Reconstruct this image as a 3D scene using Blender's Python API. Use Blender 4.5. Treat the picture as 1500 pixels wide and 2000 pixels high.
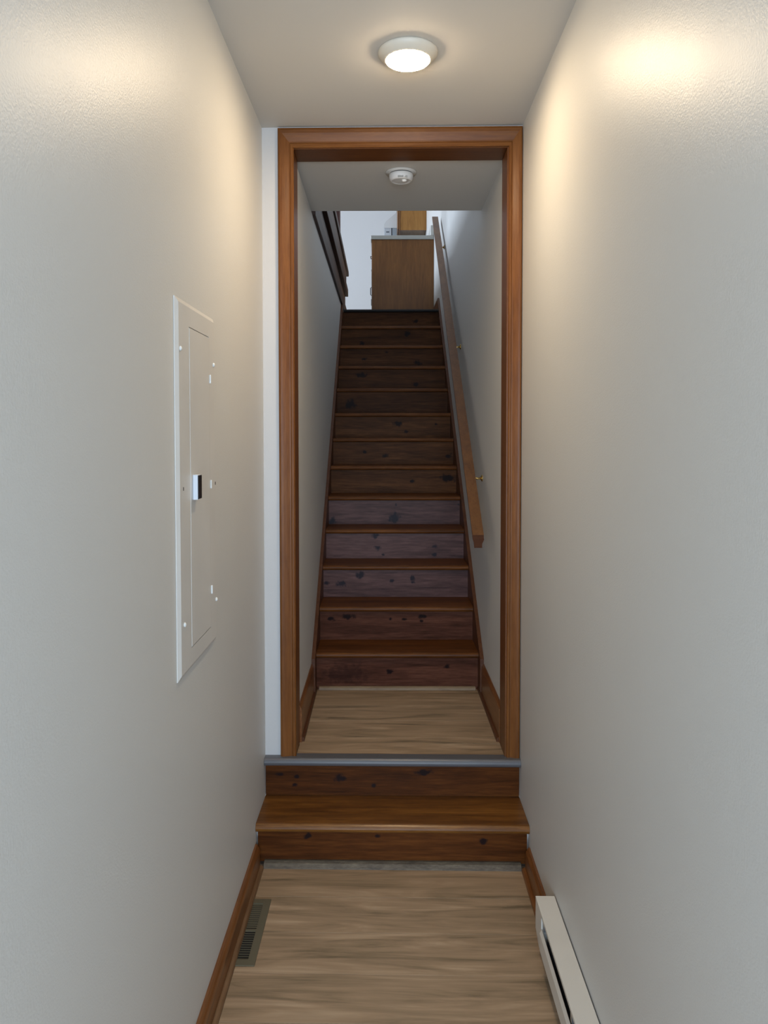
import bpy, bmesh, math, random
from mathutils import Vector, Matrix

# ------------------------------------------------------------------ clear
for o in list(bpy.data.objects):
    bpy.data.objects.remove(o, do_unlink=True)
scene = bpy.context.scene
col = scene.collection
random.seed(7)

# ------------------------------------------------------------------ camera
def cam_matrix(yaw, pitch, roll):
    c, s = math.cos, math.sin
    Rz = Matrix(((c(yaw), -s(yaw), 0), (s(yaw), c(yaw), 0), (0, 0, 1)))
    Rx = Matrix(((1, 0, 0), (0, c(pitch), s(pitch)), (0, -s(pitch), c(pitch))))
    Ry = Matrix(((c(roll), 0, s(roll)), (0, 1, 0), (-s(roll), 0, c(roll))))
    R = Rz @ Rx @ Ry
    return Matrix((R.col[0], R.col[2], -R.col[1])).transposed()
EYE = 1.523                                   # lens height over the hall floor
cd = bpy.data.cameras.new('camera')
cam = bpy.data.objects.new('camera', cd)
col.objects.link(cam)
cam.matrix_world = Matrix.Translation((0, 0, EYE)) @ cam_matrix(0.01947, 0.03264, 0.00108).to_4x4()
cd.sensor_fit = 'VERTICAL'
cd.sensor_height = 36
cd.lens = 27
cd.shift_x = (750 - 734.8) / 2000
cd.shift_y = (894.3 - 1000) / 2000
cd.clip_start = 0.02
scene.camera = cam

# ------------------------------------------------------------------ world, lights, exposure
scene.view_settings.view_transform = 'Standard'
scene.view_settings.look = 'None'
scene.view_settings.gamma = 1
scene.view_settings.use_curve_mapping = False
scene.view_settings.exposure = 1.05

world = bpy.data.worlds.new('world')
scene.world = world
world.use_nodes = True
bg = world.node_tree.nodes['Background']
bg.inputs['Color'].default_value = (0.75, 0.86, 1.0, 1)
bg.inputs['Strength'].default_value = 1.0

def area_light(name, loc, target, sx, sy, power, color):
    ld = bpy.data.lights.new(name, 'AREA')
    ld.shape = 'RECTANGLE'
    ld.size = sx
    ld.size_y = sy
    ld.energy = power
    ld.color = color
    o = bpy.data.objects.new(name, ld)
    col.objects.link(o)
    o.location = loc
    o.rotation_euler = (Vector(target) - Vector(loc)).to_track_quat('-Z', 'Y').to_euler()
    return o
HALL_DAY = 86
UP_DAY = 108
# daylight through the window of the room behind the photographer, and through the window upstairs
area_light('room_daylight', (0.0, -2.42, 1.35), (0.0, 2.0, 1.35), 2.5, 1.6, HALL_DAY, (0.64, 0.81, 1.0))
area_light('upstairs_daylight', (-4.10, 6.6, 4.0), (0.0, 6.4, 3.2), 2.2, 1.3, UP_DAY, (0.70, 0.83, 1.0))
LAMP_STRENGTH = 120.0
LAMP_COLOR = (1.0, 0.78, 0.52)

# ------------------------------------------------------------------ measured layout (metres, z from hall floor)
XL, XR, D1 = -0.4746, 0.4803, 2.85            # hall walls, doorway wall face
ZC = EYE + 1.12                               # hall ceiling
Z1 = EYE - 1.365                              # low step
Z2 = EYE - 1.218                              # floor beyond the doorway
ZT = EYE + 0.985                              # floor at the top of the stairs
ZK = EYE + 1.05                               # stairwell ceiling
PHI = 0.01195                                 # the stairwell is very slightly turned against the hall
SXL, SXR = -0.362, 0.437                      # stairwell walls
WB = 2.98                                     # back of the doorway wall

def stair_world(x, y, z):
    c, s = math.cos(PHI), math.sin(PHI)
    return Vector((c * x - s * (y - D1), D1 + s * x + c * (y - D1), z))

# ------------------------------------------------------------------ materials
def new_mat(name):
    m = bpy.data.materials.new(name)
    m.use_nodes = True
    nt = m.node_tree
    nt.nodes.clear()
    out = nt.nodes.new('ShaderNodeOutputMaterial')
    b = nt.nodes.new('ShaderNodeBsdfPrincipled')
    nt.links.new(b.outputs[0], out.inputs[0])
    return m, nt, b

def plain(name, color, rough=0.5, metal=0.0, spec=0.5, noise=0.03, bump=0.0, bscale=300):
    m, nt, b = new_mat(name)
    tc = nt.nodes.new('ShaderNodeTexCoord')
    n = nt.nodes.new('ShaderNodeTexNoise')
    n.inputs['Scale'].default_value = 6
    n.inputs['Detail'].default_value = 3
    nt.links.new(tc.outputs['Object'], n.inputs['Vector'])
    r = nt.nodes.new('ShaderNodeValToRGB')
    r.color_ramp.elements[0].position = 0.3
    r.color_ramp.elements[1].position = 0.7
    r.color_ramp.elements[0].color = tuple(c * (1 - noise) for c in color) + (1,)
    r.color_ramp.elements[1].color = tuple(min(1, c * (1 + noise)) for c in color) + (1,)
    nt.links.new(n.outputs['Fac'], r.inputs[0])
    nt.links.new(r.outputs[0], b.inputs['Base Color'])
    b.inputs['Roughness'].default_value = rough
    b.inputs['Metallic'].default_value = metal
    b.inputs['Specular IOR Level'].default_value = spec
    if bump:
        n2 = nt.nodes.new('ShaderNodeTexNoise')
        n2.inputs['Scale'].default_value = bscale
        n2.inputs['Detail'].default_value = 2
        nt.links.new(tc.outputs['Object'], n2.inputs['Vector'])
        bp = nt.nodes.new('ShaderNodeBump')
        bp.inputs['Strength'].default_value = bump
        bp.inputs['Distance'].default_value = 0.002
        nt.links.new(n2.outputs['Fac'], bp.inputs['Height'])
        nt.links.new(bp.outputs[0], b.inputs['Normal'])
    return m

def mathn(nt, op, a, bb=None):
    n = nt.nodes.new('ShaderNodeMath')
    n.operation = op
    for i, v in enumerate((a, bb)):
        if v is None:
            continue
        if hasattr(v, 'links'):
            nt.links.new(v, n.inputs[i])
        else:
            n.inputs[i].default_value = v
    return n.outputs[0]

def wood(name, dark, mid, light, axis='X', rough=0.35, knots=(), knot_color=(0.012, 0.006, 0.006),
         plane='XZ', grain=1.0, streak=0.5, coat=0.0, bump=0.15, stretch=14.0, spec=0.35):
    """Stained timber: long grain along `axis`, finer streaks over it, knots given as (u, v, radius)."""
    m, nt, b = new_mat(name)
    tc = nt.nodes.new('ShaderNodeTexCoord')
    oi = nt.nodes.new('ShaderNodeObjectInfo')
    mul = mathn(nt, 'MULTIPLY', oi.outputs['Random'], 37.0)
    comb = nt.nodes.new('ShaderNodeCombineXYZ')
    for i in range(3):
        nt.links.new(mul, comb.inputs[i])
    add = nt.nodes.new('ShaderNodeVectorMath')
    nt.links.new(tc.outputs['Object'], add.inputs[0])
    nt.links.new(comb.outputs[0], add.inputs[1])
    mp = nt.nodes.new('ShaderNodeMapping')
    s = {'X': (1, stretch, stretch), 'Y': (stretch, 1, stretch), 'Z': (stretch, stretch, 1)}[axis]
    mp.inputs['Scale'].default_value = s
    nt.links.new(add.outputs[0], mp.inputs[0])
    n1 = nt.nodes.new('ShaderNodeTexNoise')
    n1.inputs['Scale'].default_value = 1.6 * grain
    n1.inputs['Detail'].default_value = 5
    n1.inputs['Roughness'].default_value = 0.6
    n1.inputs['Distortion'].default_value = 0.8
    nt.links.new(mp.outputs[0], n1.inputs['Vector'])
    n2 = nt.nodes.new('ShaderNodeTexNoise')
    n2.inputs['Scale'].default_value = 9 * grain
    n2.inputs['Detail'].default_value = 6
    n2.inputs['Roughness'].default_value = 0.7
    nt.links.new(mp.outputs[0], n2.inputs['Vector'])
    mix = mathn(nt, 'ADD', mathn(nt, 'MULTIPLY', n1.outputs['Fac'], 1 - streak),
                mathn(nt, 'MULTIPLY', n2.outputs['Fac'], streak))
    r = nt.nodes.new('ShaderNodeValToRGB')
    r.color_ramp.elements[0].position = 0.34
    r.color_ramp.elements[0].color = tuple(dark) + (1,)
    r.color_ramp.elements[1].position = 0.66
    r.color_ramp.elements[1].color = tuple(light) + (1,)
    e = r.color_ramp.elements.new(0.5)
    e.color = tuple(mid) + (1,)
    nt.links.new(mix, r.inputs[0])
    colr = r.outputs[0]
    if knots:
        # warp the lookup so knots are ragged
        nw = nt.nodes.new('ShaderNodeTexNoise')
        nw.inputs['Scale'].default_value = 45
        nw.inputs['Detail'].default_value = 3
        nt.links.new(tc.outputs['Object'], nw.inputs['Vector'])
        sep = nt.nodes.new('ShaderNodeSeparateXYZ')
        nt.links.new(tc.outputs['Object'], sep.inputs[0])
        KR = 1.2
        U = sep.outputs[plane[0]]
        V = sep.outputs[plane[1]]
        tot = None
        for kn in knots:
            u, v, rad = kn[:3]
            el = kn[3] if len(kn) > 3 else 1.4
            deep = kn[4] if len(kn) > 4 else 0.97
            du = mathn(nt, 'DIVIDE', mathn(nt, 'SUBTRACT', U, u), rad * el * KR)
            dv = mathn(nt, 'DIVIDE', mathn(nt, 'SUBTRACT', V, v), rad * KR)
            dd = mathn(nt, 'SQRT', mathn(nt, 'ADD', mathn(nt, 'MULTIPLY', du, du), mathn(nt, 'MULTIPLY', dv, dv)))
            dd = mathn(nt, 'ADD', dd, mathn(nt, 'MULTIPLY', mathn(nt, 'SUBTRACT', nw.outputs['Fac'], 0.5), 2.6))
            mr = nt.nodes.new('ShaderNodeMapRange')
            mr.interpolation_type = 'SMOOTHSTEP'
            mr.inputs['From Min'].default_value = 0.45
            mr.inputs['From Max'].default_value = 1.35
            mr.inputs['To Min'].default_value = deep
            mr.inputs['To Max'].default_value = 0.0
            nt.links.new(dd, mr.inputs['Value'])
            tot = mr.outputs[0] if tot is None else mathn(nt, 'MAXIMUM', tot, mr.outputs[0])
        mx = nt.nodes.new('ShaderNodeMix')
        mx.data_type = 'RGBA'
        nt.links.new(tot, mx.inputs['Factor'])
        nt.links.new(colr, mx.inputs['A'])
        mx.inputs['B'].default_value = tuple(knot_color) + (1,)
        colr = mx.outputs['Result']
    nt.links.new(colr, b.inputs['Base Color'])
    b.inputs['Roughness'].default_value = rough
    b.inputs['Specular IOR Level'].default_value = spec
    b.inputs['Coat Weight'].default_value = coat
    b.inputs['Coat Roughness'].default_value = 0.25
    bp = nt.nodes.new('ShaderNodeBump')
    bp.inputs['Strength'].default_value = bump
    bp.inputs['Distance'].default_value = 0.001
    nt.links.new(mix, bp.inputs['Height'])
    nt.links.new(bp.outputs[0], b.inputs['Normal'])
    return m

def wall_paint(name, color, rough, bump, spec=0.5):
    """Rolled wall paint with orange-peel relief."""
    m, nt, b = new_mat(name)
    tc = nt.nodes.new('ShaderNodeTexCoord')
    b.inputs['Base Color'].default_value = tuple(color) + (1,)
    b.inputs['Specular IOR Level'].default_value = spec
    n = nt.nodes.new('ShaderNodeTexNoise')
    n.inputs['Scale'].default_value = 240
    n.inputs['Detail'].default_value = 4
    n.inputs['Roughness'].default_value = 0.55
    nt.links.new(tc.outputs['Object'], n.inputs['Vector'])
    bp = nt.nodes.new('ShaderNodeBump')
    bp.inputs['Strength'].default_value = bump
    bp.inputs['Distance'].default_value = 0.0012
    nt.links.new(n.outputs['Fac'], bp.inputs['Height'])
    nt.links.new(bp.outputs[0], b.inputs['Normal'])
    n2 = nt.nodes.new('ShaderNodeTexNoise')
    n2.inputs['Scale'].default_value = 5
    nt.links.new(tc.outputs['Object'], n2.inputs['Vector'])
    mr = nt.nodes.new('ShaderNodeMapRange')
    mr.inputs['To Min'].default_value = rough - 0.03
    mr.inputs['To Max'].default_value = rough + 0.03
    nt.links.new(n2.outputs['Fac'], mr.inputs['Value'])
    nt.links.new(mr.outputs[0], b.inputs['Roughness'])
    return m

def vinyl(name):
    """Beige vinyl plank with long grey-brown figure running across the hall."""
    m, nt, b = new_mat(name)
    tc = nt.nodes.new('ShaderNodeTexCoord')
    oi = nt.nodes.new('ShaderNodeObjectInfo')
    comb = nt.nodes.new('ShaderNodeCombineXYZ')
    mul = mathn(nt, 'MULTIPLY', oi.outputs['Random'], 53.0)
    nt.links.new(mul, comb.inputs[0])
    nt.links.new(mul, comb.inputs[1])
    add = nt.nodes.new('ShaderNodeVectorMath')
    nt.links.new(tc.outputs['Object'], add.inputs[0])
    nt.links.new(comb.outputs[0], add.inputs[1])
    mp = nt.nodes.new('ShaderNodeMapping')
    mp.inputs['Scale'].default_value = (1.2, 10.5, 1)
    nt.links.new(add.outputs[0], mp.inputs[0])
    n1 = nt.nodes.new('ShaderNodeTexNoise')
    n1.inputs['Scale'].default_value = 1.5
    n1.inputs['Detail'].default_value = 6
    n1.inputs['Roughness'].default_value = 0.58
    n1.inputs['Distortion'].default_value = 1.5
    nt.links.new(mp.outputs[0], n1.inputs['Vector'])
    r = nt.nodes.new('ShaderNodeValToRGB')
    els = r.color_ramp.elements
    els[0].position = 0.30
    els[0].color = (0.168, 0.120, 0.070, 1)
    els[1].position = 0.70
    els[1].color = (0.450, 0.322, 0.208, 1)
    e = els.new(0.42); e.color = (0.285, 0.198, 0.120, 1)
    e = els.new(0.55); e.color = (0.358, 0.244, 0.150, 1)
    nt.links.new(n1.outputs['Fac'], r.inputs[0])
    # fine fibre
    mp2 = nt.nodes.new('ShaderNodeMapping')
    mp2.inputs['Scale'].default_value = (3, 60, 1)
    nt.links.new(add.outputs[0], mp2.inputs[0])
    n2 = nt.nodes.new('ShaderNodeTexNoise')
    n2.inputs['Scale'].default_value = 2
    n2.inputs['Detail'].default_value = 4
    nt.links.new(mp2.outputs[0], n2.inputs['Vector'])
    mr = nt.nodes.new('ShaderNodeMapRange')
    mr.inputs['From Min'].default_value = 0.3
    mr.inputs['From Max'].default_value = 0.7
    mr.inputs['To Min'].default_value = 0.92
    mr.inputs['To Max'].default_value = 1.08
    nt.links.new(n2.outputs['Fac'], mr.inputs['Value'])
    mx = nt.nodes.new('ShaderNodeMix')
    mx.data_type = 'RGBA'
    mx.blend_type = 'MULTIPLY'
    mx.inputs['Factor'].default_value = 1
    nt.links.new(r.outputs[0], mx.inputs['A'])
    nt.links.new(mr.outputs[0], mx.inputs['B'])
    nt.links.new(mx.outputs['Result'], b.inputs['Base Color'])
    b.inputs['Roughness'].default_value = 0.55
    b.inputs['Specular IOR Level'].default_value = 0.35
    return m

def emission(name, color, strength):
    m = bpy.data.materials.new(name)
    m.use_nodes = True
    nt = m.node_tree
    nt.nodes.clear()
    out = nt.nodes.new('ShaderNodeOutputMaterial')
    e = nt.nodes.new('ShaderNodeEmission')
    e.inputs[0].default_value = tuple(color) + (1,)
    e.inputs[1].default_value = strength
    nt.links.new(e.outputs[0], out.inputs[0])
    return m

M = {}
M['wall'] = wall_paint('hall wall paint', (0.62, 0.61, 0.58), 0.41, 0.38, 0.36)
M['door_wall'] = wall_paint('doorway wall paint', (0.56, 0.555, 0.55), 0.45, 0.15)
M['stair_wall'] = wall_paint('stairwell wall paint', (0.60, 0.59, 0.565), 0.50, 0.15)
M['up_wall'] = wall_paint('upstairs wall paint', (0.70, 0.70, 0.70), 0.60, 0.10)
M['ceiling'] = wall_paint('ceiling paint', (0.60, 0.575, 0.53), 0.75, 0.10, 0.3)
M['vinyl'] = vinyl('beige vinyl plank')
M['subfloor'] = plain('subfloor', (0.10, 0.075, 0.05), 0.8)
M['casing'] = wood('stained casing', (0.109, 0.036, 0.007), (0.156, 0.055, 0.012), (0.207, 0.078, 0.018), 'Z', 0.40, coat=0.0, spec=0.2, streak=0.6)
M['casing_head'] = wood('stained head casing', (0.104, 0.035, 0.007), (0.149, 0.053, 0.011), (0.197, 0.075, 0.017), 'X', 0.40, coat=0.0, spec=0.2, streak=0.6)
M['jamb'] = wood('stained jamb', (0.098, 0.032, 0.007), (0.140, 0.048, 0.012), (0.182, 0.065, 0.017), 'Z', 0.4)
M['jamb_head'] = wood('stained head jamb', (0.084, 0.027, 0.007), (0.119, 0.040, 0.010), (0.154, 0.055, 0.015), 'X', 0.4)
M['base'] = wood('stained baseboard', (0.099, 0.032, 0.008), (0.172, 0.061, 0.016), (0.246, 0.099, 0.030), 'Y', 0.35, coat=0.2)
M['base_x'] = wood('stained baseboard end', (0.12, 0.04, 0.011), (0.2, 0.07, 0.02), (0.27, 0.11, 0.035), 'X', 0.35)
M['skirt'] = wood('stained skirt board', (0.052, 0.017, 0.006), (0.084, 0.028, 0.010), (0.115, 0.042, 0.015), 'Y', 0.4)
M['tread'] = wood('stair tread stain', (0.034, 0.010, 0.002), (0.102, 0.033, 0.007), (0.182, 0.064, 0.014), 'X', 0.42, coat=0.0, spec=0.15)
M['low_tread'] = wood('low step tread stain', (0.052, 0.018, 0.003), (0.144, 0.053, 0.009), (0.257, 0.105, 0.019), 'X', 0.33, coat=0.2)
M['strip'] = wood('mottled floor strip', (0.049, 0.035, 0.025), (0.105, 0.081, 0.056), (0.168, 0.133, 0.091), 'X', 0.6, stretch=5, grain=6)
M['shoe'] = wood('worn shoe moulding', (0.125, 0.062, 0.027), (0.188, 0.103, 0.050), (0.250, 0.144, 0.075), 'Y', 0.5)
M['stairstrip'] = wood('pale bottom strip', (0.10, 0.055, 0.03), (0.21, 0.145, 0.085), (0.28, 0.20, 0.12), 'X', 0.55, stretch=8)
M['rail'] = wood('handrail stain', (0.076, 0.029, 0.009), (0.126, 0.053, 0.017), (0.169, 0.077, 0.026), 'Y', 0.4, coat=0.1)
M['end_grain'] = wood('stained end grain', (0.040, 0.014, 0.006), (0.062, 0.022, 0.009), (0.085, 0.031, 0.013), 'X', 0.6, spec=0.1)
M['guard'] = wood('dark guard boards', (0.040, 0.022, 0.015), (0.075, 0.042, 0.028), (0.115, 0.068, 0.047), 'Y', 0.45)
M['guard_dark'] = wood('darkest guard boards', (0.018, 0.008, 0.006), (0.032, 0.014, 0.010), (0.05, 0.022, 0.016), 'Y', 0.45)
M['guard_post'] = wood('reddish guard post', (0.05, 0.018, 0.014), (0.085, 0.032, 0.026), (0.12, 0.05, 0.04), 'Z', 0.45)
M['oak'] = wood('oak cabinet', (0.095, 0.034, 0.005), (0.136, 0.053, 0.009), (0.179, 0.074, 0.014), 'Z', 0.45, stretch=10)
M['oak_wall'] = wood('oak wall cabinet', (0.188, 0.081, 0.015), (0.255, 0.116, 0.025), (0.323, 0.158, 0.041), 'Z', 0.45, stretch=10)
M['oak_dark'] = wood('oak underside', (0.14, 0.08, 0.04), (0.19, 0.115, 0.06), (0.24, 0.15, 0.085), 'Y', 0.5)
M['laminate'] = plain('grey laminate', (0.30, 0.295, 0.265), 0.4)
M['laminate_light'] = plain('pale laminate', (0.42, 0.41, 0.38), 0.4)
M['nosing'] = plain('grey vinyl nosing', (0.105, 0.105, 0.115), 0.34, 0.0, 0.5)
M['nosing_dark'] = plain('dark vinyl nosing', (0.018, 0.016, 0.016), 0.6, 0.0, 0.2)
M['white_metal'] = plain('white enamel', (0.66, 0.625, 0.565), 0.4)
M['heater_dark'] = plain('heater inside', (0.012, 0.012, 0.014), 0.6)
M['steel'] = plain('bare steel', (0.50, 0.52, 0.53), 0.35, 0.9)
M['panel'] = plain('painted steel cover', (0.62, 0.60, 0.565), 0.42)
M['panel_edge'] = plain('painted steel screw', (0.74, 0.75, 0.73), 0.3)
M['gap'] = plain('shadow gap', (0.05, 0.05, 0.05), 0.8)
M['latch'] = plain('black latch plastic', (0.008, 0.008, 0.010), 0.3)
M['latch_side'] = plain('pale latch edge', (0.62, 0.66, 0.72), 0.35)
M['register'] = plain('olive brown enamel', (0.120, 0.104, 0.064), 0.45)
M['register_dark'] = plain('duct inside', (0.008, 0.007, 0.006), 0.8)
M['plastic'] = plain('white plastic', (0.60, 0.555, 0.47), 0.45)
M['plastic_stair'] = plain('detector plastic', (0.72, 0.70, 0.67), 0.5)
M['brass'] = plain('polished brass', (0.72, 0.50, 0.18), 0.18, 1.0)
M['black_pull'] = plain('black pull', (0.012, 0.011, 0.010), 0.4)
M['hood'] = plain('off white enamel hood', (0.56, 0.57, 0.57), 0.45)
M['hood_band'] = plain('grey hood band', (0.40, 0.43, 0.46), 0.4)
M['hood_side'] = plain('darker hood side', (0.25, 0.29, 0.32), 0.4)
M['ink'] = plain('dark print', (0.06, 0.07, 0.09), 0.6)
M['lamp'] = emission('lit diffuser', LAMP_COLOR, LAMP_STRENGTH)
M['dark'] = plain('dark hole', (0.02, 0.018, 0.015), 0.8)
M['slot'] = plain('detector slot', (0.38, 0.37, 0.35), 0.6)
M['led'] = plain('detector lens', (0.85, 0.85, 0.82), 0.2)

# ------------------------------------------------------------------ geometry helpers
def bm_box(bm, x0, x1, y0, y1, z0, z1, bevel=0.0, seg=1):
    vs = [bm.verts.new(p) for p in ((x0, y0, z0), (x1, y0, z0), (x1, y1, z0), (x0, y1, z0),
                                    (x0, y0, z1), (x1, y0, z1), (x1, y1, z1), (x0, y1, z1))]
    fs = [bm.faces.new([vs[i] for i in f]) for f in
          ((3, 2, 1, 0), (4, 5, 6, 7), (0, 1, 5, 4), (1, 2, 6, 5), (2, 3, 7, 6), (3, 0, 4, 7))]
    if bevel > 0:
        es = list({e for f in fs for e in f.edges})
        bmesh.ops.bevel(bm, geom=es, offset=bevel, segments=seg, affect='EDGES', profile=0.5)
    return bm

def box(*a, **k):
    return bm_box(bmesh.new(), *a, **k)

def boxes(lst):
    bm = bmesh.new()
    for b in lst:
        bm_box(bm, *b)
    return bm

def prism(pts, axis, a, b):
    """Extrude a closed 2D outline along an axis. axis X: pts are (y,z); Y: (x,z); Z: (x,y)."""
    bm = bmesh.new()
    def P(u, v, t):
        return {'X': (t, u, v), 'Y': (u, t, v), 'Z': (u, v, t)}[axis]
    A = [bm.verts.new(P(u, v, a)) for u, v in pts]
    B = [bm.verts.new(P(u, v, b)) for u, v in pts]
    bm.faces.new(A)
    bm.faces.new(B[::-1])
    n = len(pts)
    for i in range(n):
        bm.faces.new((A[i], B[i], B[(i + 1) % n], A[(i + 1) % n]))
    bmesh.ops.recalc_face_normals(bm, faces=bm.faces[:])
    return bm

def skew_prism(profA, profB):
    """Join two equal 3D rings into a closed solid."""
    bm = bmesh.new()
    A = [bm.verts.new(p) for p in profA]
    B = [bm.verts.new(p) for p in profB]
    bm.faces.new(A)
    bm.faces.new(B[::-1])
    n = len(A)
    for i in range(n):
        bm.faces.new((A[i], B[i], B[(i + 1) % n], A[(i + 1) % n]))
    bmesh.ops.recalc_face_normals(bm, faces=bm.faces[:])
    return bm

def lathe(profile, center, seg=48):
    """Revolve (r, z) points about a vertical axis."""
    bm = bmesh.new()
    rings = []
    for r, z in profile:
        if r < 1e-6:
            rings.append([bm.verts.new((center[0], center[1], center[2] + z))])
        else:
            rings.append([bm.verts.new((center[0] + r * math.cos(2 * math.pi * i / seg),
                                        center[1] + r * math.sin(2 * math.pi * i / seg), center[2] + z)) for i in range(seg)])
    for a, b in zip(rings[:-1], rings[1:]):
        for i in range(seg):
            j = (i + 1) % seg
            if len(a) == 1:
                bm.faces.new((a[0], b[i], b[j]))
            elif len(b) == 1:
                bm.faces.new((a[i], b[0], a[j]))
            else:
                bm.faces.new((a[i], b[i], b[j], a[j]))
    bmesh.ops.recalc_face_normals(bm, faces=bm.faces[:])
    for f in bm.faces:
        f.smooth = True
    return bm

def tube(path, r, seg=12):
    bm = bmesh.new()
    rings = []
    n = len(path)
    for i, p in enumerate(path):
        p = Vector(p)
        d = (Vector(path[min(i + 1, n - 1)]) - Vector(path[max(i - 1, 0)])).normalized()
        up = Vector((0, 0, 1)) if abs(d.z) < 0.9 else Vector((0, 1, 0))
        a = d.cross(up).normalized()
        b = d.cross(a).normalized()
        rr = r[i] if isinstance(r, (list, tuple)) else r
        rings.append([bm.verts.new(p + rr * (math.cos(2 * math.pi * k / seg) * a + math.sin(2 * math.pi * k / seg) * b)) for k in range(seg)])
    for A, B in zip(rings[:-1], rings[1:]):
        for k in range(seg):
            bm.faces.new((A[k], A[(k + 1) % seg], B[(k + 1) % seg], B[k]))
    bm.faces.new(rings[0][::-1])
    bm.faces.new(rings[-1])
    bmesh.ops.recalc_face_normals(bm, faces=bm.faces[:])
    for f in bm.faces:
        f.smooth = len(f.verts) == 4
    return bm

def finish(bm, name, mat):
    """Mesh centred on its own bounds; returns (mesh, centre)."""
    cs = [v.co for v in bm.verts]
    lo = Vector([min(c[i] for c in cs) for i in range(3)])
    hi = Vector([max(c[i] for c in cs) for i in range(3)])
    c = (lo + hi) / 2
    bmesh.ops.translate(bm, verts=bm.verts[:], vec=-c)
    me = bpy.data.meshes.new(name)
    bm.to_mesh(me)
    bm.free()
    me.materials.append(mat)
    return me, c

BASE = {}                                     # authored-space base of every top-level object
def tag(o, label=None, cat=None, group=None, kind=None):
    for k, v in (('label', label), ('category', cat), ('group', group), ('kind', kind)):
        if v:
            o[k] = v
    return o

def place_root(o, base, stair):
    base = Vector(base)
    if stair:
        o.location = stair_world(*base)
        o.rotation_euler = (0, 0, PHI)
    else:
        o.location = base
    BASE[o.name] = base

def thing(name, base, label, cat, group=None, stair=False):
    o = bpy.data.objects.new(name, None)
    o.empty_display_size = 0.05
    col.objects.link(o)
    place_root(o, base, stair)
    return tag(o, label, cat, group)

def part(name, bm, mat, parent, label=None):
    """Part authored in the same space as its thing."""
    me, c = finish(bm, name, mat)
    o = bpy.data.objects.new(name, me)
    col.objects.link(o)
    o.parent = parent
    o.location = c - BASE[parent.name]
    BASE[o.name] = c
    return tag(o, label)

def struct(name, bm, mat, stair=False, label=None):
    me, c = finish(bm, name, mat)
    o = bpy.data.objects.new(name, me)
    col.objects.link(o)
    place_root(o, c, stair)
    return tag(o, label, None, None, 'structure')

def struct_root(name, base, stair=False, label=None):
    o = bpy.data.objects.new(name, None)
    o.empty_display_size = 0.05
    col.objects.link(o)
    place_root(o, base, stair)
    return tag(o, label, None, None, 'structure')

# ------------------------------------------------------------------ room shell: hall
T = 0.11
HB = 0.35                                     # the hall opens into a wider room behind the photographer
RB = -2.30
fl = struct('floor', box(XL - T, XR + T, HB, D1 + 0.02, -0.14, -0.0062), M['subfloor'], label='hall floor of beige vinyl planks laid across the hall')
def planks(root, x0, x1, y0, y1, z, w, start):
    y = start
    first = None
    k = 0
    while y < y1:
        a, b = max(y, y0), min(y + w, y1)
        if b - a > 0.004:
            dz = random.uniform(-0.0003, 0.0003)
            part('plank', box(x0, x1, a + 0.0005, b - 0.0005, z - 0.006, z + dz, bevel=0.0006), M['vinyl'], root)
        y += w
        k += 1
planks(fl, XL, XR, HB, 2.66, 0.0, 0.18, HB - 0.04)

struct('wall_left', box(XL - T, XL, HB, WB, -0.14, ZC + 0.14), M['wall'], label='left hall wall, off white paint with orange peel texture')
struct('wall_right', box(XR, XR + T, HB, WB, -0.14, ZC + 0.14), M['wall'], label='right hall wall, off white paint with orange peel texture')
struct('ceiling', box(XL, XR, HB, D1, ZC, ZC + 0.14), M['ceiling'], label='white hall ceiling')
# doorway wall: piers and lintel around the opening
OXL, OXR, OZ = -0.375, 0.450, EYE + 1.056
struct('wall_back', boxes([(XL, OXL, D1, WB, Z2, ZC + 0.14), (OXR, XR, D1, WB, Z2, ZC + 0.14), (OXL, OXR, D1, WB, OZ, ZC + 0.14)]),
       M['door_wall'], label='white wall around the wood framed doorway')
# wider room behind the photographer, daylit by a big window
struct('floor', box(-2.2, 2.2, RB, HB, -0.14, 0.0), M['vinyl'])
struct('ceiling', box(-2.2, 2.2, RB, HB, ZC, ZC + 0.14), M['ceiling'])
struct('wall_left', box(-2.3, -2.2, RB, HB, -0.14, ZC + 0.14), M['up_wall'])
struct('wall_right', box(2.2, 2.3, RB, HB, -0.14, ZC + 0.14), M['up_wall'])
struct('wall_back', boxes([(-2.3, XL - T, HB, HB + 0.1, -0.14, ZC + 0.14), (XR + T, 2.3, HB, HB + 0.1, -0.14, ZC + 0.14)]), M['up_wall'])
struct('wall_front', boxes([(-2.3, -1.25, RB - 0.1, RB, -0.14, ZC + 0.14), (1.25, 2.3, RB - 0.1, RB, -0.14, ZC + 0.14),
                            (-1.25, 1.25, RB - 0.1, RB, -0.14, 0.55), (-1.25, 1.25, RB - 0.1, RB, 2.15, ZC + 0.14)]), M['up_wall'])

# ------------------------------------------------------------------ door trim (structure)
trim = struct_root('trim_1', (0, D1, Z2), label='stained wood casing and jambs around the doorway')
CIL, CIR, CIZ = -0.357, 0.430, EYE + 1.043    # inner edge of casing
prof = [(0.0, 0.0), (0.0, 0.009), (0.004, 0.012), (0.012, 0.012), (0.016, 0.0095), (0.020, 0.010), (0.034, 0.014), (0.046, 0.017),
        (0.056, 0.018), (0.062, 0.016), (0.064, 0.012), (0.064, 0.0)]
KL, KR, KH = (CIL + 0.4148) / 0.064, (0.4785 - CIR) / 0.064, 0.071 / 0.064
ZB = Z2 + 0.001
part('casing', skew_prism([(CIL - u * KL, D1 - t, ZB) for u, t in prof], [(CIL - u * KL, D1 - t, CIZ + u * KH) for u, t in prof]), M['casing'], trim)
part('casing', skew_prism([(CIR + u * KR, D1 - t, ZB) for u, t in prof], [(CIR + u * KR, D1 - t, CIZ + u * KH) for u, t in prof]), M['casing'], trim)
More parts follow.
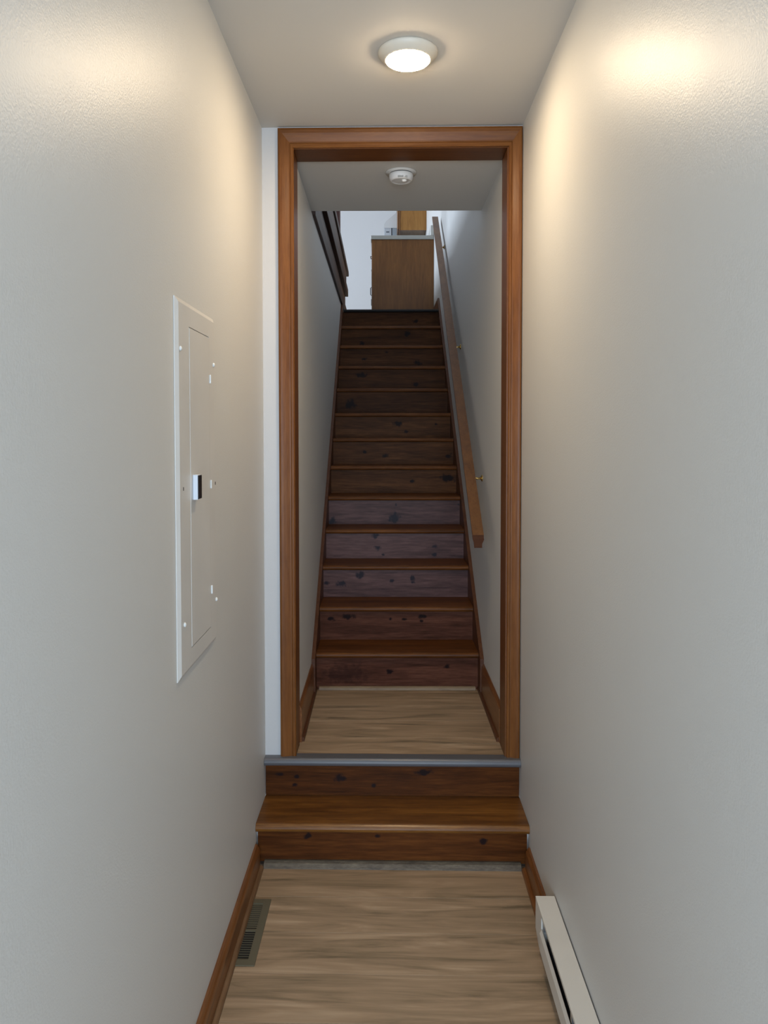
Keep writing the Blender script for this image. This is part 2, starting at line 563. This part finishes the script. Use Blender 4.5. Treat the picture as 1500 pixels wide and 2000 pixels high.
part('casing', skew_prism([(CIL - u * KL, D1 - t, CIZ + u * KH) for u, t in prof], [(CIR + u * KR, D1 - t, CIZ + u * KH) for u, t in prof]), M['casing_head'], trim)
part('jamb', box(OXL, -0.360, D1 - 0.001, WB + 0.002, ZB, OZ, bevel=0.001), M['jamb'], trim)
part('jamb', box(0.4250, OXR, D1 - 0.001, WB + 0.002, ZB, OZ, bevel=0.001), M['jamb'], trim)
part('jamb', box(-0.360, 0.4250, D1 - 0.001, WB + 0.002, EYE + 1.041, OZ, bevel=0.001), M['jamb_head'], trim)

# ------------------------------------------------------------------ room shell: landing behind the doorway and stairwell
f2 = struct('floor', box(SXL, SXR, WB - 0.02, 3.66, Z2 - 0.12, Z2 - 0.0062), M['subfloor'], stair=True, label='landing floor of beige vinyl planks before the stairs')
planks(f2, SXL, SXR, WB - 0.005, 3.65, Z2, 0.18, 2.855)
f3 = struct('floor', box(XL, XR, D1 + 0.021, WB - 0.021, Z2 - 0.12, Z2 - 0.0062), M['subfloor'], label='vinyl floor inside the doorway')
planks(f3, OXL + 0.016, OXR - 0.017, D1 + 0.002, WB - 0.004, Z2, 0.18, D1 - 0.03)
struct('wall_left', box(SXL - T, SXL, WB, 7.02, Z2 - 0.12, EYE + 1.03), M['stair_wall'], stair=True, label='left stairwell wall ending under the dark guard boards')
struct('wall_right', box(SXR, SXR + T, WB, 10.6, Z2 - 0.12, 5.1), M['stair_wall'], stair=True, label='right stairwell wall carrying the handrail')
KE = 3.672                                    # edge of the stairwell ceiling
struct('ceiling', box(SXL - T, SXR, WB, KE, ZK, ZK + 0.10), M['ceiling'], stair=True, label='low ceiling over the landing before the stairs')
struct('wall_front', box(-4.0, SXR, KE - 0.16, KE - 0.02, ZK + 0.10, 5.1), M['up_wall'], stair=True)

# ------------------------------------------------------------------ upstairs room
struct('floor', boxes([(-4.0, SXL - T, KE - 0.02, 10.5, ZT - 0.14, ZT)]), M['vinyl'], stair=True)
struct('floor', boxes([(SXL - T, SXR, 7.03, 10.5, ZT - 0.14, ZT), (SXL, SXR, 6.24, 7.03, ZT - 0.14, ZT)]), M['vinyl'], stair=True)
struct('wall_back', box(-4.0, SXR, 10.5, 10.62, ZT - 0.14, 5.1), M['up_wall'], stair=True, label='white far wall of the room upstairs')
struct('ceiling', box(-4.1, SXR + T, KE - 0.16, 10.62, 4.98, 5.1), M['up_wall'], stair=True)
WY0, WY1, WZ0, WZ1 = 5.4, 7.8, 3.35, 4.65
struct('wall_left', boxes([(-4.1, -4.0, KE - 0.16, WY0, ZT - 0.14, 5.1), (-4.1, -4.0, WY1, 10.62, ZT - 0.14, 5.1),
                           (-4.1, -4.0, WY0, WY1, ZT - 0.14, WZ0), (-4.1, -4.0, WY0, WY1, WZ1, 5.1)]), M['up_wall'], stair=True)

# ------------------------------------------------------------------ baseboards
def baseboard_profile(h, t):
    return [(0, 0), (t, 0), (t, h - 0.022), (t - 0.002, h - 0.014), (t - 0.006, h - 0.008), (t - 0.009, h), (0, h)]
def baseboard(name, wall_x, sgn, y0, y1, z, h, t, shoe_mat, shoe_y=None, stair=False, sw=0.012, sh=0.016):
    r = struct_root(name, (wall_x, (y0 + y1) / 2, z), stair)
    pr = [(wall_x + sgn * (u + 0.0003), z + v + 0.0005) for u, v in baseboard_profile(h, t)]
    part('board', prism(pr, 'Y', y0, y1), M['base'], r)
    a, b = shoe_y or (y0, y1)
    x0 = wall_x + sgn * (t + 0.0006)
    q = [(x0, z + 0.0005), (x0 + sgn * sw, z + 0.0005), (x0 + sgn * sw, z + sh * 0.45), (x0 + sgn * sw * 0.75, z + sh * 0.8), (x0 + sgn * sw * 0.3, z + sh), (x0, z + sh)]
    part('shoe_molding', prism(q, 'Y', a, b), shoe_mat, r)
    return r
baseboard('baseboard_left', XL, 1, HB, 2.624, 0, 0.090, 0.016, M['shoe'])
baseboard('baseboard_right', XR, -1, 2.225, 2.624, 0, 0.086, 0.016, M['base'])
baseboard('baseboard_left', SXL, 1, WB + 0.004, 3.52, Z2, 0.150, 0.0115, M['skirt'], (WB + 0.012, 3.61), True, sw=0.009, sh=0.018)
baseboard('baseboard_right', SXR, -1, WB + 0.004, 3.52, Z2, 0.150, 0.0115, M['skirt'], (WB + 0.012, 3.61), True, sw=0.009, sh=0.018)

# ------------------------------------------------------------------ low two-riser steps
steps = thing('entry_steps', (0, 2.75, 0), 'two low stained wood steps with grey nosing rising to the doorway', 'steps')
lr = lambda name, knots: wood(name, (0.026, 0.008, 0.002), (0.074, 0.022, 0.005), (0.133, 0.043, 0.009), 'X', 0.4, knots, spec=0.12)
part('riser', box(XL + 0.004, XR - 0.005, 2.655, 2.68, 0.012, Z1 - 0.030), lr('low riser board', [(-0.30, 0.035, 0.008), (0.32, 0.02, 0.008), (-0.05, 0.036, 0.006)]), steps)
part('riser', box(XL + 0.001, XR - 0.001, D1, D1 + 0.02, Z1 - 0.002, Z2 - 0.030),
     lr('upper low riser board', [(-0.42, 0.02, 0.006, 2.0), (-0.36, 0.012, 0.005), (-0.37, -0.02, 0.006), (-0.20, 0.008, 0.012), (-0.07, -0.02, 0.006), (0.12, 0.032, 0.008, 3)]), steps)
def tread_outline(y0, y1, ztop, th):
    r = th / 2
    pts = [(y1, ztop), (y1, ztop - th)]
    for i in range(9):
        a = -math.pi / 2 - math.pi * i / 8
        pts.append((y0 + r + r * math.cos(a), ztop - r + r * math.sin(a)))
    return pts
part('tread', prism(tread_outline(2.624, D1 - 0.001, Z1, 0.030), 'X', XL + 0.001, XR - 0.001), M['low_tread'], steps)
# grey nosing: flat flange lapping on the floor, rounded lip over the riser
no = [(D1 + 0.018, Z2 + 0.004), (D1 + 0.018, Z2 + 0.0015), (D1 - 0.004, Z2 - 0.001), (D1 - 0.004, Z2 - 0.024)]
for i in range(9):
    a = -math.pi / 2 - math.pi * i / 8
    no.append((2.822 + 0.013 * math.cos(a), Z2 - 0.0085 + 0.0145 * math.sin(a)))
part('nosing', prism(no, 'X', XL + 0.001, XR - 0.001), M['nosing'], steps, label='grey vinyl nosing')
part('floor_strip', prism([(2.655, 0.0), (2.655, 0.020), (2.648, 0.020), (2.638, 0.015), (2.630, 0.004), (2.628, 0.0)], 'X', XL + 0.028, XR - 0.028), M['strip'], steps, label='mottled grey brown strip')

# ------------------------------------------------------------------ long flight of stairs
stairs = thing('staircase', (0.0375, 3.62, Z2), 'long straight flight of dark stained knotty pine stairs between white walls', 'staircase', stair=True)
NZ = [EYE + v for v in (-1.0485, -0.879, -0.709, -0.544, -0.379, -0.2116, -0.0436, 0.121, 0.2966, 0.470, 0.642, 0.816, 0.968)]
NY = [3.587 + 0.2157 * k for k in range(13)]
IXL, IXR = -0.345, 0.4195
def rm(i, d, m_, l, knots, kc=(0.012, 0.006, 0.006)):
    return wood('riser board %d' % i, d, m_, l, 'X', 0.42, knots, kc, coat=0.0, stretch=11, spec=0.14 if i in (2, 3, 4) else 0.05)
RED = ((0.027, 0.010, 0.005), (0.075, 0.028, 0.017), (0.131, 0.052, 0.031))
PUR_SHEEN = ((0.033, 0.014, 0.013), (0.092, 0.045, 0.041), (0.166, 0.088, 0.081))  # purple cast: bluish daylight sheen on these risers, painted into the board colour
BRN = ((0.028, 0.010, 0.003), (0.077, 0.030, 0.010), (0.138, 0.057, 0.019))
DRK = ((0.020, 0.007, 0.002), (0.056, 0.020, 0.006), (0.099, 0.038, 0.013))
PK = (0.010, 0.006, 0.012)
RK = [  # colour, knots as (x, z, radius[, elongation]) about the board's centre
    (RED, [(-0.040, 0.008, 0.010), (0.235, 0.032, 0.009), (-0.24, -0.005, 0.035, 2.2, 0.45)]),
    (RED, [(-0.33, 0.035, 0.010, 2), (-0.24, 0.045, 0.012, 2.2), (-0.03, 0.032, 0.006), (0.04, 0.032, 0.006), (0.13, 0.045, 0.008, 2), (0.13, 0.022, 0.005)]),
    (PUR_SHEEN, [(-0.19, 0.045, 0.016, 1), (-0.02, 0.015, 0.007), (0.09, 0.03, 0.013, 0.8), (-0.28, 0.0, 0.012, 2.0), (-0.37, 0.0, 0.008), (0.09, 0.005, 0.006)]),
    (PUR_SHEEN, [(-0.11, 0.055, 0.014, 1.1), (-0.095, -0.012, 0.010, 1.6), (0.225, -0.005, 0.009), (0.22, -0.05, 0.008), (-0.065, -0.05, 0.005)]),
    (PUR_SHEEN, [(0.0, -0.035, 0.022, 1.2), (0.005, -0.005, 0.012, 0.7), (0.01, 0.045, 0.008, 0.6), (-0.36, -0.055, 0.020, 1.0), (0.375, 0.045, 0.006)]),
    (BRN, [(0.115, 0.0, 0.008, 1.6), (0.33, 0.02, 0.02, 1.8)]),
    (BRN, [(-0.185, 0.010, 0.008), (-0.05, -0.018, 0.011), (0.355, -0.015, 0.012, 1.4)]),
    (BRN, [(0.035, 0.022, 0.016, 1.4), (0.09, -0.03, 0.008), (0.29, 0.02, 0.006)]),
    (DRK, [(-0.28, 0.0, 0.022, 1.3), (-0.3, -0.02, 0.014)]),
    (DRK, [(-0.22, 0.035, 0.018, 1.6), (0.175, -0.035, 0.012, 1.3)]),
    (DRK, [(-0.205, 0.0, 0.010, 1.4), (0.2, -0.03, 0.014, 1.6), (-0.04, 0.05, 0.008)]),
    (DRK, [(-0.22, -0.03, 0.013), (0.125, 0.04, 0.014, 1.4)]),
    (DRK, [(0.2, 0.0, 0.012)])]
for k in range(13):
    ztop = NZ[k] + 0.010
    zb = Z2 + 0.001 if k == 0 else NZ[k - 1] + 0.009
    cset, kn = RK[k]
    part('riser', box(IXL, IXR, NY[k] + 0.026, NY[k] + 0.044, zb, ztop - (0.0247 if k < 12 else 0.012)), rm(k, *cset, kn, PK if cset is PUR_SHEEN else (0.010, 0.005, 0.005)), stairs)
    if k < 12:
        part('tread', prism(tread_outline(NY[k], NY[k + 1] + 0.0255, ztop, 0.025), 'X', IXL, IXR), M['tread'], stairs)
no2 = [(6.26, ZT + 0.003), (6.26, ZT + 0.0005), (NY[12] + 0.044, ZT), (NY[12] + 0.044, ZT - 0.016)]
for i in range(9):
    a = -math.pi / 2 - math.pi * i / 8
    no2.append((NY[12] + 0.012 + 0.012 * math.cos(a), ZT - 0.008 + 0.011 * math.sin(a)))
part('nosing', prism(no2, 'X', IXL + 0.004, IXR - 0.004), M['nosing_dark'], stairs, label='dark grey landing nosing')
def skirt(x0, x1, ytop, ztop_end, y_bot_up):
    s = 0.781
    line = lambda y: EYE - 1.0485 + (y - 3.587) * s
    lo = lambda y: line(y) - 0.235
    up = lambda y: line(y) + 0.045
    pts = [(3.525, Z2 + 0.001), (3.525, up(3.525) + 0.005), (3.60, up(3.60)), (ytop, up(ytop)) if ztop_end is None else (ytop, ztop_end)]
    pts += [(ytop, lo(ytop)), (3.587 + (Z2 + 0.001 - (EYE - 1.0485 - 0.235)) / s, Z2 + 0.001)]
    return prism(pts, 'X', x0, x1)
struct('trim_2', skirt(SXL + 0.0005, IXL - 0.0003, 6.20, None, 0), M['skirt'], True, 'left skirt board of the long stairs')
struct('trim_3', skirt(IXR + 0.0003, SXR - 0.0005, 6.33, EYE + 1.10, 0), M['skirt'], True, 'right skirt board of the long stairs')
part('floor_strip', prism([(3.612, Z2), (3.612, Z2 + 0.016), (3.605, Z2 + 0.016), (3.598, Z2 + 0.010), (3.595, Z2 + 0.0005)], 'X', IXL + 0.012, IXR - 0.012), M['stairstrip'], stairs, label='pale mottled strip')

# short piece of baseboard on the upper landing beside the top step
rb = struct_root('baseboard_right', (SXR, 6.6, ZT), True)
part('board', prism([(SXR - 0.0003, ZT + 0.001), (SXR - 0.017, ZT + 0.001), (SXR - 0.017, ZT + 0.11), (SXR - 0.010, ZT + 0.118), (SXR - 0.0003, ZT + 0.118)], 'Y', 6.332, 6.90), M['skirt'], rb)

# ------------------------------------------------------------------ handrail
hr = thing('handrail', (0.38, 3.2, EYE - 0.43), 'wooden handrail on brass brackets climbing the right stairwell wall', 'handrail', stair=True)
def rail_ring(xc, y, z):
    pr = [(-0.0235, 0.0), (-0.0235, -0.016), (-0.021, -0.024), (-0.017, -0.032), (-0.0165, -0.045), (-0.0165, -0.054),
          (0.0165, -0.054), (0.0165, -0.045), (0.017, -0.036), (0.021, -0.028), (0.0245, -0.020), (0.0235, -0.010), (0.0235, 0.0)]
    return [(xc + u, y, z + v) for u, v in pr]
R0 = (0.3677, 3.2, EYE - 0.4274)
R1 = (0.3900, 6.18, EYE + 1.7208)
rl = part('rail', skew_prism(rail_ring(*R0), rail_ring(*R1)), M['rail'], hr)
rl.data.materials.append(M['end_grain'])
for pg in rl.data.polygons:
    if len(pg.vertices) > 4:
        pg.material_index = 1
for yb, zb in ((3.60, -0.3556), (4.6065, 0.4343), (5.8311, 1.3601)):
    t = (yb - R0[1]) / (R1[1] - R0[1])
    zr = R0[2] + t * (R1[2] - R0[2]) - 0.054
    xr = R0[0] + t * (R1[0] - R0[0])
    zw = zr - 0.020
    bk = part('bracket', tube([(SXR - 0.003, yb, zw), (SXR - 0.022, yb, zw - 0.002), (xr + 0.016, yb, zw + 0.004), (xr + 0.003, yb, zr - 0.006), (xr, yb, zr + 0.0)], [0.006, 0.005, 0.005, 0.005, 0.006]), M['brass'], hr)
    rose = lathe([(0, 0), (0.016, 0), (0.016, 0.003), (0.010, 0.006), (0, 0.006)], (0, 0, 0), 20)
    bmesh.ops.rotate(rose, verts=rose.verts[:], cent=(0, 0, 0), matrix=Matrix.Rotation(-math.pi / 2, 3, 'Y'))
    bmesh.ops.translate(rose, verts=rose.verts[:], vec=(SXR - 0.0005, yb, zw))
    part('rosette', rose, M['brass'], bk)
    part('saddle', box(xr - 0.012, xr + 0.012, yb - 0.022, yb + 0.022, zr - 0.016, zr - 0.013, bevel=0.001), M['brass'], bk)

# ------------------------------------------------------------------ guard of boards along the stair opening upstairs
gd = thing('stair_guard', (SXL, 5.4, EYE + 1.03), 'dark wood guard of boards above the left stairwell wall', 'railing', stair=True)
part('trim_board', box(SXL - T, SXL + 0.014, KE + 0.0, 7.02, EYE + 1.0305, EYE + 1.105, bevel=0.002), M['guard_dark'], gd)
part('fascia_board', box(SXL - 0.040, SXL - 0.004, KE + 0.0, 7.02, EYE + 1.1055, EYE + 1.236, bevel=0.002), M['guard'], gd)
part('ledge', box(SXL - 0.060, SXL + 0.022, KE + 0.0, 7.03, EYE + 1.2365, EYE + 1.300, bevel=0.003), M['guard_dark'], gd)
part('upper_board', box(SXL - 0.030, SXL + 0.006, KE + 0.0, 7.02, EYE + 1.3005, EYE + 1.462, bevel=0.002), M['guard'], gd)
part('cap', box(SXL - 0.060, SXL + 0.018, KE + 0.0, 7.25, EYE + 1.4625, EYE + 1.510, bevel=0.004), M['guard_dark'], gd)
part('post', box(SXL - 0.095, SXL + 0.004, 5.98, 6.08, EYE + 1.5105, EYE + 2.45, bevel=0.003), M['guard_post'], gd)

# ------------------------------------------------------------------ ceiling light
cl = thing('ceiling_light', (0.0495, 2.295, ZC), 'lit round flush LED ceiling light in front of the doorway', 'light')
C = (0.0495, 2.295, ZC)
part('trim_ring', lathe([(0.0, -0.0005), (0.086, -0.0005), (0.0875, -0.004), (0.0868, -0.009), (0.081, -0.0165), (0.070, -0.025), (0.0665, -0.0272), (0.0655, -0.0275), (0.0645, -0.0272), (0.0640, -0.0225), (0.0, -0.0200)], C, 64), M['plastic'], cl)
part('diffuser', lathe([(0.0636, -0.0230), (0.0636, -0.0293), (0.0605, -0.0313), (0.050, -0.0325), (0.030, -0.0334), (0.0, -0.0338)], C, 64), M['lamp'], cl, label='glowing diffuser')

# ------------------------------------------------------------------ smoke detector
sd = thing('smoke_detector', (0.044, 3.135, ZK), 'round white smoke detector on the low ceiling past the doorway', 'smoke detector', stair=True)
C = (0.044, 3.135, ZK)
part('mounting_plate', lathe([(0, -0.0005), (0.062, -0.0005), (0.062, -0.005), (0, -0.005)], C, 48), M['ceiling'], sd)
part('shadow_gap', lathe([(0, -0.0052), (0.0455, -0.0052), (0.0455, -0.0088), (0, -0.0088)], C, 48), M['dark'], sd, label='dark seam')
part('cover', lathe([(0, -0.009), (0.0485, -0.009), (0.0485, -0.020), (0.0455, -0.031), (0.0405, -0.036), (0.037, -0.0365), (0.035, -0.0345), (0.028, -0.0355), (0, -0.0365)], C, 48), M['plastic_stair'], sd)
part('button', lathe([(0, -0.036), (0.010, -0.036), (0.010, -0.040), (0.006, -0.043), (0, -0.044)], (0.056, 3.118, ZK), 20), M['led'], sd)
part('vent_slot', boxes([(0.030, 0.052, 3.0885, 3.094, ZK - 0.033, ZK - 0.026), (0.056, 0.068, 3.0915, 3.097, ZK - 0.033, ZK - 0.026)]), M['slot'], sd, label='grey vent slot')

# ------------------------------------------------------------------ electrical panel
PY0, PY1, PZ0, PZ1 = 1.673, 2.031, EYE - 0.553, EYE + 0.300
ep = thing('electrical_panel', (XL, (PY0 + PY1) / 2, PZ0), 'tall white breaker panel cover with black latch set on the left hall wall', 'electrical panel')
DY0, DY1, DZ0, DZ1 = 1.773, 1.962, EYE - 0.500, EYE + 0.243
g = 0.0022
x0, x1 = XL + 0.0004, XL + 0.0085
def cover_bm():
    bm = bmesh.new()
    rim = 0.011
    def ring(x, a, b, c, d):
        return [bm.verts.new(p) for p in ((x, a, c), (x, b, c), (x, b, d), (x, a, d))]
    rings = [ring(x0, PY0, PY1, PZ0, PZ1), ring(x0 + 0.002, PY0, PY1, PZ0, PZ1), ring(x1, PY0 + rim, PY1 - rim, PZ0 + rim, PZ1 - rim),
             ring(x1, DY0 - g, DY1 + g, DZ0 - g, DZ1 + g), ring(x0, DY0 - g, DY1 + g, DZ0 - g, DZ1 + g)]
    rings.append(rings[0])
    for A, B in zip(rings[:-1], rings[1:]):
        for k in range(4):
            bm.faces.new((A[k], A[(k + 1) % 4], B[(k + 1) % 4], B[k]))
    bmesh.ops.recalc_face_normals(bm, faces=bm.faces[:])
    return bm
part('cover', cover_bm(), M['panel'], ep)
part('backing', box(x0, x0 + 0.001, DY0 - g, DY1 + g, DZ0 - g, DZ1 + g), M['gap'], ep, label='dark gap around the door')
pd = part('door', box(x0 + 0.0012, x1 + 0.0006, DY0, DY1, DZ0, DZ1, bevel=0.0006), M['panel'], ep)
la = part('latch', box(x1 + 0.0008, x1 + 0.0125, 1.790, 1.822, EYE - 0.157, EYE - 0.098, bevel=0.001), M['latch_side'], pd, label='pale latch housing')
part('latch_face', box(x1 + 0.0126, x1 + 0.0145, 1.791, 1.8215, EYE - 0.1555, EYE - 0.0995, bevel=0.0008), M['latch'], ep, label='black latch face')
for zz in (0.138, -0.132, -0.405):
    part('hinge', box(x1, x1 + 0.004, 1.966, 1.971, EYE + zz - 0.011, EYE + zz + 0.011, bevel=0.001), M['panel_edge'], ep)
for yy, zz in ((1.694, 0.187), (2.010, 0.178), (1.7097, -0.432), (2.022, -0.442)):
    sc = lathe([(0, 0.0), (0.0055, 0.0), (0.0055, 0.002), (0.003, 0.0042), (0, 0.0046)], (0, 0, 0), 16)
    bmesh.ops.rotate(sc, verts=sc.verts[:], cent=(0, 0, 0), matrix=Matrix.Rotation(math.pi / 2, 3, 'Y'))
    bmesh.ops.translate(sc, verts=sc.verts[:], vec=(x1, yy, EYE + zz))
    part('screw', sc, M['panel_edge'], ep)
for yy, zz in ((1.7118, -0.1255), (2.024, -0.133)):
    part('screw_hole', box(x1 - 0.0002, x1 + 0.0004, yy - 0.0025, yy + 0.0025, EYE + zz - 0.004, EYE + zz + 0.004), M['dark'], ep, label='dark empty screw hole')

# ------------------------------------------------------------------ floor register
RX0, RX1, RY0, RY1 = -0.447, -0.391, 2.137, 2.448
fr = thing('floor_register', (-0.42, 2.29, 0), 'olive brown floor register with dark louvres beside the left baseboard', 'floor vent')
lx0, lx1, ly0, ly1 = RX0 + 0.0005, -0.4135, RY0 + 0.024, RY1 - 0.022
def frame_bm():
    bm = bmesh.new()
    bm_box(bm, lx1, RX1, RY0, RY1, 0.0008, 0.0042)
    bm_box(bm, RX0, lx1, RY0, ly0, 0.0008, 0.0042)
    bm_box(bm, RX0, lx1, ly1, RY1, 0.0008, 0.0042)
    return bm
part('frame', frame_bm(), M['register'], fr)
part('duct_opening', box(lx0, lx1, ly0, ly1, 0.0006, 0.0010), M['register_dark'], fr, label='dark duct opening')
ns = 26
pitch = (ly1 - ly0) / ns
proto = None
for i in range(ns):
    if i == ns // 2:
        continue
    yc = ly0 + pitch * (i + 0.5)
    if proto is None:
        proto = part('slat', box(lx0, lx1, yc - pitch * 0.09, yc + pitch * 0.09, 0.0012, 0.0020), M['register'], fr)
    else:
        s = proto.copy()
        col.objects.link(s)
        s.parent = fr
        s.location.y = yc - BASE[fr.name].y
        s.scale.y = 1.0 if i < ns // 2 else 3.3
part('center_bar', box(lx0, lx1, (ly0 + ly1) / 2 - 0.004, (ly0 + ly1) / 2 + 0.004, 0.0012, 0.0040), M['register'], fr)

# ------------------------------------------------------------------ baseboard heater
HX, HY, HZ = 0.4218, 2.213, EYE - 1.355
ht = thing('baseboard_heater', (0.452, 1.0, 0), 'long white electric baseboard heater along the right hall wall', 'heater')
hx1 = XR - 0.0035
hy0 = 0.45
part('top_cover', prism([(hx1, HZ), (HX, HZ), (HX, HZ - 0.009), (HX + 0.0025, HZ - 0.009), (HX + 0.0025, HZ - 0.003), (hx1, HZ - 0.003)], 'Y', hy0, HY), M['white_metal'], ht)
part('end_cap', prism([(hx1, HZ - 0.0035), (HX + 0.0002, HZ - 0.0035), (HX + 0.0002, 0.075), (HX + 0.010, 0.018), (hx1, 0.018)], 'Y', HY - 0.085, HY - 0.0008), M['white_metal'], ht)
part('front_panel', prism([(HX + 0.0010, 0.126), (HX - 0.0045, 0.114), (HX - 0.0045, 0.066), (HX + 0.010, 0.020), (HX + 0.0125, 0.020), (HX - 0.0020, 0.067), (HX - 0.0020, 0.113), (HX + 0.0025, 0.124)], 'Y', hy0, HY - 0.087), M['white_metal'], ht)
part('back_plate', box(hx1 - 0.003, hx1, hy0, HY - 0.086, 0.018, HZ - 0.0035), M['heater_dark'], ht, label='dark heater interior')
part('element', boxes([(HX + 0.012, hx1 - 0.0035, hy0 + 0.02, HY - 0.11, 0.05, 0.105)]), M['heater_dark'], ht)
part('bracket', box(HX + 0.0035, hx1 - 0.004, HY - 0.1035, HY - 0.0875, 0.127, HZ - 0.004), M['steel'], ht, label='bare steel bracket')
b2 = part('bracket', box(HX + 0.0035, hx1 - 0.004, 1.775, 1.790, 0.127, HZ - 0.004), M['steel'], ht, label='bare steel bracket')
part('leg', box(HX + 0.014, hx1 - 0.003, HY - 0.06, HY - 0.03, 0.0008, 0.0178), M['white_metal'], ht)
part('leg', box(HX + 0.014, hx1 - 0.003, 0.6, 0.63, 0.0008, 0.0178), M['white_metal'], ht)

# ------------------------------------------------------------------ kitchen upstairs
KY = 7.0
KZ = EYE + 1.780                              # counter top
kx0, kx1 = -0.1240, SXR - 0.002
kb = thing('base_cabinet', ((kx0 + kx1) / 2, KY + 0.6, ZT), 'oak base cabinet with plain end panel at the top of the stairs', 'cabinet', stair=True)
part('end_panel', box(kx0, kx1, KY, KY + 0.018, ZT + 0.001, KZ - 0.036), M['oak'], kb)
part('carcass', box(kx0 + 0.02, kx1, KY + 0.0185, KY + 1.8, ZT + 0.09, KZ - 0.036), M['oak'], kb)
part('toe_kick', box(kx0 + 0.07, kx1, KY + 0.0185, KY + 1.8, ZT + 0.001, ZT + 0.0895), M['guard_dark'], kb)
for i in range(3):
    y0 = KY + 0.02 + i * 0.59
    dr = part('drawer', box(kx0 - 0.004, kx0 + 0.0195, y0 + 0.01, y0 + 0.58, KZ - 0.20, KZ - 0.055, bevel=0.003), M['oak'], kb)
    part('pull', tube([(kx0 - 0.004, y0 + 0.25, KZ - 0.125), (kx0 - 0.014, y0 + 0.25, KZ - 0.125), (kx0 - 0.014, y0 + 0.34, KZ - 0.125), (kx0 - 0.004, y0 + 0.34, KZ - 0.125)], 0.004, 8), M['black_pull'], dr)
    dd = part('door', box(kx0 - 0.004, kx0 + 0.0195, y0 + 0.01, y0 + 0.58, ZT + 0.10, KZ - 0.215, bevel=0.003), M['oak'], kb)
    part('pull', tube([(kx0 - 0.004, y0 + 0.05, EYE + 1.330), (kx0 - 0.013, y0 + 0.05, EYE + 1.322), (kx0 - 0.013, y0 + 0.05, EYE + 1.262), (kx0 - 0.004, y0 + 0.05, EYE + 1.254)], 0.004, 8), M['black_pull'], dd)
ct = thing('countertop', ((kx0 + kx1) / 2, KY + 0.6, KZ - 0.036), 'grey laminate countertop with backsplash on the oak base cabinet', 'countertop', stair=True)
part('slab', box(kx0 - 0.010, kx1, KY - 0.012, KY + 1.82, KZ - 0.0355, KZ, bevel=0.003), M['laminate'], ct)
part('backsplash', box(kx1 - 0.030, kx1, KY - 0.010, KY + 1.82, KZ + 0.0004, KZ + 0.090, bevel=0.003), M['laminate_light'], ct)

UY, UZ = 8.16, EYE + 2.132
ux0, ux1 = 0.1500, SXR - 0.002
wc = thing('wall_cabinet', ((ux0 + ux1) / 2, UY + 0.3, UZ), 'oak wall cabinet hung above the grey countertop upstairs', 'cabinet', stair=True)
part('side_panel', box(ux0 + 0.016, ux1, UY, UY + 0.016, UZ, UZ + 0.75), M['oak_wall'], wc)
part('carcass', box(ux0 + 0.016, ux1, UY + 0.0165, UY + 0.60, UZ + 0.02, UZ + 0.75), M['oak_dark'], wc, label='darker underside')
part('face_frame', box(ux0, ux0 + 0.0155, UY - 0.001, UY + 0.60, UZ - 0.004, UZ + 0.75, bevel=0.002), M['oak'], wc)
part('door', box(ux0 - 0.018, ux0 - 0.0005, UY + 0.02, UY + 0.58, UZ + 0.015, UZ + 0.73, bevel=0.003), M['oak'], wc)

HY0 = 8.50
rh = thing('range_hood', (0.2, HY0 + 0.35, EYE + 2.17), 'pale sloped range hood sticking out past the oak wall cabinet', 'range hood', stair=True)
hz = EYE + 2.245
hx0 = -0.0080
part('body', prism([(hx0, hz), (hx0, hz + 0.04), (hx0 + 0.022, hz + 0.075), (hx0 + 0.145, hz + 0.175), (hx0 + 0.145, hz + 0.30), (SXR - 0.003, hz + 0.30), (SXR - 0.003, hz)], 'Y', HY0, HY0 + 0.76), M['hood'], rh)
part('control_band', box(hx0, hx0 + 0.079, HY0, HY0 + 0.76, hz - 0.115, hz - 0.0005, bevel=0.002), M['hood_band'], rh, label='grey control band')
part('side_panel', box(hx0 + 0.0905, SXR - 0.003, HY0 + 0.002, HY0 + 0.758, hz - 0.115, hz - 0.0005), M['hood_side'], rh, label='darker grey side panel')
part('seam', box(hx0 + 0.0795, hx0 + 0.090, HY0 + 0.004, HY0 + 0.75, hz - 0.115, hz - 0.0005), M['ink'], rh, label='dark seam')
part('badge', box(hx0 + 0.022, hx0 + 0.056, HY0 - 0.0012, HY0 - 0.0002, hz - 0.050, hz - 0.038), M['ink'], rh, label='small dark badge')
